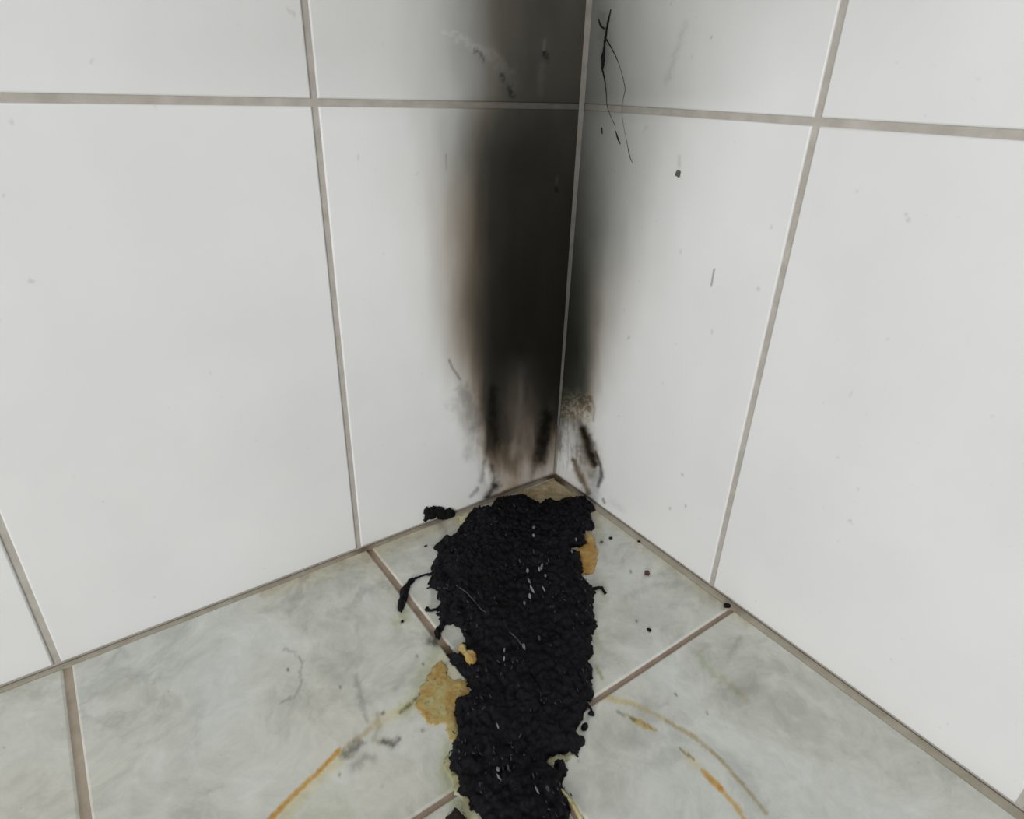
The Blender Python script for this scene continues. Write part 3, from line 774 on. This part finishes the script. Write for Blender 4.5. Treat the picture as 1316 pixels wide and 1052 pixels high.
BIG = [(686, 680, 10, 6, 1.9), (686, 688, 6, 5, 1.2), (696, 729, 15, 4, 1.8), (693, 731, 8, 3.5, 1.4), (678, 734, 9, 5, 1.5), (680, 748, 12, 3, 1.1),
       (684, 757, 13, 3.5, 1.1), (681, 766, 8, 5, 1.4), (699, 757, 9, 2.5, 1.1), (701, 740, 6, 4, 1.4), (674, 776, 8, 4, 1.4), (673, 832, 16, 4.5, 1.3),
       (648, 835, 8, 3, 1.6), (648, 845, 6, 3.5, 1.6), (740, 693, 7, 5, 1.3), (735, 710, 9, 3, 1.2), (758, 779, 8, 3, 1.6), (741, 791, 6, 3, 1.4),
       (713, 788, 6, 2.5, 1.5), (693, 820, 7, 4, 1.4), (661, 650, 9, 3, 1.2), (686, 709, 9, 3, 1.3), (668, 720, 7, 3, 1.3), (640, 932, 8, 3.5, 1.2),
       (640, 990, 6, 4, 1.2), (641, 999, 7, 2.2, 1.0), (653, 987, 7, 3, 1.4), (690, 1016, 9, 2.0, 1.1), (613, 805, 8, 2.5, 1.5), (629, 787, 9, 2.5, 1.5),
       (573, 755, 9, 4.5, 0.2), (565, 755, 7, 4, 0.4), (697, 714, 8, 2.5, 1.2), (705, 720, 7, 2, 1.3), (752, 760, 7, 2.5, 1.3), (598, 813, 6, 4, 0.9),
       (659, 852, 6, 3, 1.5), (625, 862, 5, 3, 1.4), (602, 920, 5, 3, 1.2), (704, 1014, 7, 3.5, 1.3), (702, 1033, 5, 2.5, 1.1), (590, 964, 5, 2.5, 1.2)]
for b in BIG:
    g = fleck_geo(*b)
    if g is None: continue
    pale = b in BIG[:16] or b[0] in (640, 641, 690, 735)
    link('ash_fleck', fleck_mesh('ash_fleck', [g]), M_FLECK if pale else M_FLECK2, residue)
small = []
for k in range(420):
    px = rng.uniform(560, 765); py = rng.uniform(645, 1050)
    g = fleck_geo(px, py, rng.uniform(2, 6), rng.uniform(0.8, 2.0), rng.normal(1.3, 0.35))
    if g is not None and fbm(np.array([px * 0.03]), np.array([py * 0.03]), 91)[0] > 0.46: small.append(g)
sf = link('ash_flecks', fleck_mesh('ash_flecks', small), M_FLECK2, residue)
tag(sf, 'scatter of tiny grey ash flecks over the crust', kind='stuff')
def top(px, py, add=0.0006):
    p = on_floor(px, py, 0.009); z = crust_top(p[0], p[1]); p = on_floor(px, py, z + add); return p
for pts in ([(601, 762), (606, 768), (612, 775), (618, 782), (624, 786)], [(650, 688), (652, 680), (650, 672)], [(586, 752), (594, 757), (601, 762)],
            [(655, 812), (664, 820), (670, 828)]):
    o = tube('ash_fibre', [top(a, b, 0.0012) for a, b in pts], [0.00055] * len(pts), M_FLECK2, residue, jitter=0.3, seed=len(pts))
    o['label'] = 'thin grey fibre lying on the crust'
for pts in ([(721, 1014), (729, 1024), (738, 1036), (747, 1052)],):
    o = tube('pale_fibre', [fl(a, b, 0.0035) for a, b in pts], [0.0009, 0.0013, 0.0015, 0.0015], M_PALE, residue, jitter=0.2, seed=2)
    o['label'] = 'pale stringy edge of the crust'

# ------------------------------------------------------------------ loose fragments
def rough_h(t, edge, sc, seed):
    def f(u, v, d):
        return t * np.sqrt(sat(d / edge)) * (0.55 + 0.9 * fbm(u * sc, v * sc, seed)) + 0.0003
    return f
FRAG_WALL = [(545,670),(546,656),(549,650),(553,653),(561,651),(568,652),(573,656),(579,653),(585,657),(588,664),(590,670),(584,670),(577,666),(572,670),(566,668),(560,664),(556,668),(551,668)]
o, _, _ = blob('char_fragment', 'left', FRAG_WALL, rough_h(0.007, 0.006, 170, 71), 0.0008, M_ASHCHAR, None, 0.0, 0.0022, 72)
tag(o, 'black and grey burnt lump stuck to the foot of the left wall', 'burnt fragment')
FRAG_FLOOR = [(531,741),(524,744),(519,751),(514,757),(513,765),(510,774),(511,782),(515,786),(519,780),(522,770),(525,760),(528,751),(534,744)]
o, _, _ = blob('char_fragment', 'floor', FRAG_FLOOR, rough_h(0.005, 0.004, 200, 73), 0.0008, M_CHAR, None, 0.0, 0.0012, 74, 0.002)
tag(o, 'elongated black char strip lying across the brown floor joint', 'burnt fragment')
FRAG_BOT = [(584,1036),(590,1040),(594,1046),(600,1052),(602,1064),(580,1072),(568,1062),(572,1050),(577,1046)]
o, _, _ = blob('char_fragment', 'floor', FRAG_BOT, rough_h(0.006, 0.005, 180, 75), 0.0009, M_BROWNCHAR, None, 0.0, 0.0016, 76)
tag(o, 'brownish black char lump at the bottom edge beside the pale margin', 'burnt fragment')
FRAG_BLOB = [(746,934),(748,929),(752,927),(756,929),(756,933),(753,937),(749,939)]
o, _, _ = blob('char_fragment', 'floor', FRAG_BLOB, rough_h(0.005, 0.004, 200, 77), 0.0007, M_CHAR, None, 0.0, 0.0005, 78)
tag(o, 'small round dark brown char bead beside the right edge of the slab', 'burnt fragment')
def lump(name, c, size, flat, mat, label, cat, seed, normal=(0, 0, 1)):
    rg_ = np.random.default_rng(seed)
    import bmesh
    bm = bmesh.new(); bmesh.ops.create_icosphere(bm, subdivisions=2, radius=1.0)
    rot = rg_.random() * 6.28; el = 0.7 + 0.5 * rg_.random()
    for v in bm.verts:
        p = np.array(v.co); p = p * (1 + 0.75 * (rg_.random() - 0.5))
        x, y, z = p[0] * size, p[1] * size * el, p[2] * size * flat
        x, y = x * math.cos(rot) - y * math.sin(rot), x * math.sin(rot) + y * math.cos(rot)
        v.co = (x, y, z) if normal[2] else (z, x, y)
    me = bpy.data.meshes.new(name); bm.to_mesh(me); bm.free()
    mn = min((v.co.z if normal[2] else v.co.x) for v in me.vertices)
    n = np.array(normal, float)
    o = link(name, me, mat, None, tuple(np.array(c) - n * (mn + 0.0003)))
    return tag(o, label, cat)
CRUMBS = [
 (785, 692, 2.0, M_CHAR, 'round black crumb on the corner floor tile nearest the golden lip'),
 (773, 697, 1.9, M_CRUMBGREY, 'tiny grey crumb between the golden lip and the round black crumb'),
 (821, 696, 1.7, M_BROWNCHAR, 'tiny dark crumb against the joint under the right wall'),
 (831, 738, 3.8, M_CRUMBBROWN, 'largest brown crumb alone in the middle of the corner floor tile'),
 (834, 810, 2.0, M_CHAR, 'small black crumb just above the right floor joint'),
 (934, 779, 3.0, M_CHAR, 'black crumb where the right floor joint meets the wall'),
 (547, 702, 1.7, M_BROWNCHAR, 'tiny dark crumb on the floor tile left of the slab, below the wall lump'),
 (517, 799, 1.7, M_CHAR, 'tiny black crumb just below the elongated char strip'),
 (559, 826, 2.4, M_CRUMBGREY, 'dull grey crumb on the left side of the brown floor joint'),
]
for k, (px, py, s, mat, lab) in enumerate(CRUMBS):
    lump('char_crumb', on_floor(px, py, 0.0), s * PXM, 0.6, mat, lab, 'crumb', 100 + k)
lump('soot_speck', on_right(872, 223), 3.0 * 0.0008, 0.4, M_CRUMBGREY, 'dark grey speck stuck alone on the white right wall', 'speck', 140, (1, 0, 0))

# ------------------------------------------------------------------ burnt cobweb on the right wall
web = bpy.data.objects.new('burnt_cobweb', None); COL.objects.link(web)
w0 = on_right(776, 75); web.location = tuple(w0); web.empty_display_size = 0.02
tag(web, 'black sooty cobweb threads hanging on the upper right wall beside the corner', 'cobweb')
PW = 0.0006
for pts, rad in (
    ([(785, 12), (781, 30), (778, 48), (776, 64), (775, 78), (774, 90)], [0.7, 1.3, 1.5, 1.7, 3.0, 1.0]),
    ([(774, 88), (777, 102), (779, 120), (780, 135), (785, 150), (791, 162)], [1.3, 0.9, 0.5, 0.35, 0.3, 0.3]),
    ([(791, 168), (794, 178), (797, 185)], [0.5, 1.1, 0.5]),
    ([(779, 50), (788, 66), (796, 84), (803, 112), (801, 126), (799, 142), (801, 160), (805, 180), (809, 200), (813, 210)],
     [0.8, 0.7, 0.3, 0.35, 0.25, 0.2, 0.2, 0.2, 0.5, 0.2]),
    ([(769, 24), (772, 33), (777, 37)], [0.8, 1.2, 0.8]),
    ([(773, 164), (774, 172)], [1.0, 0.6])):
    V, Q, T = tube_mesh('thread', [on_right(a, b, 0.0012) for a, b in pts], [r * PW for r in rad], jitter=0.35, seed=len(pts))
    link('thread', mesh_np('thread', V - np.array(w0), Q, T), M_SOOT, web)
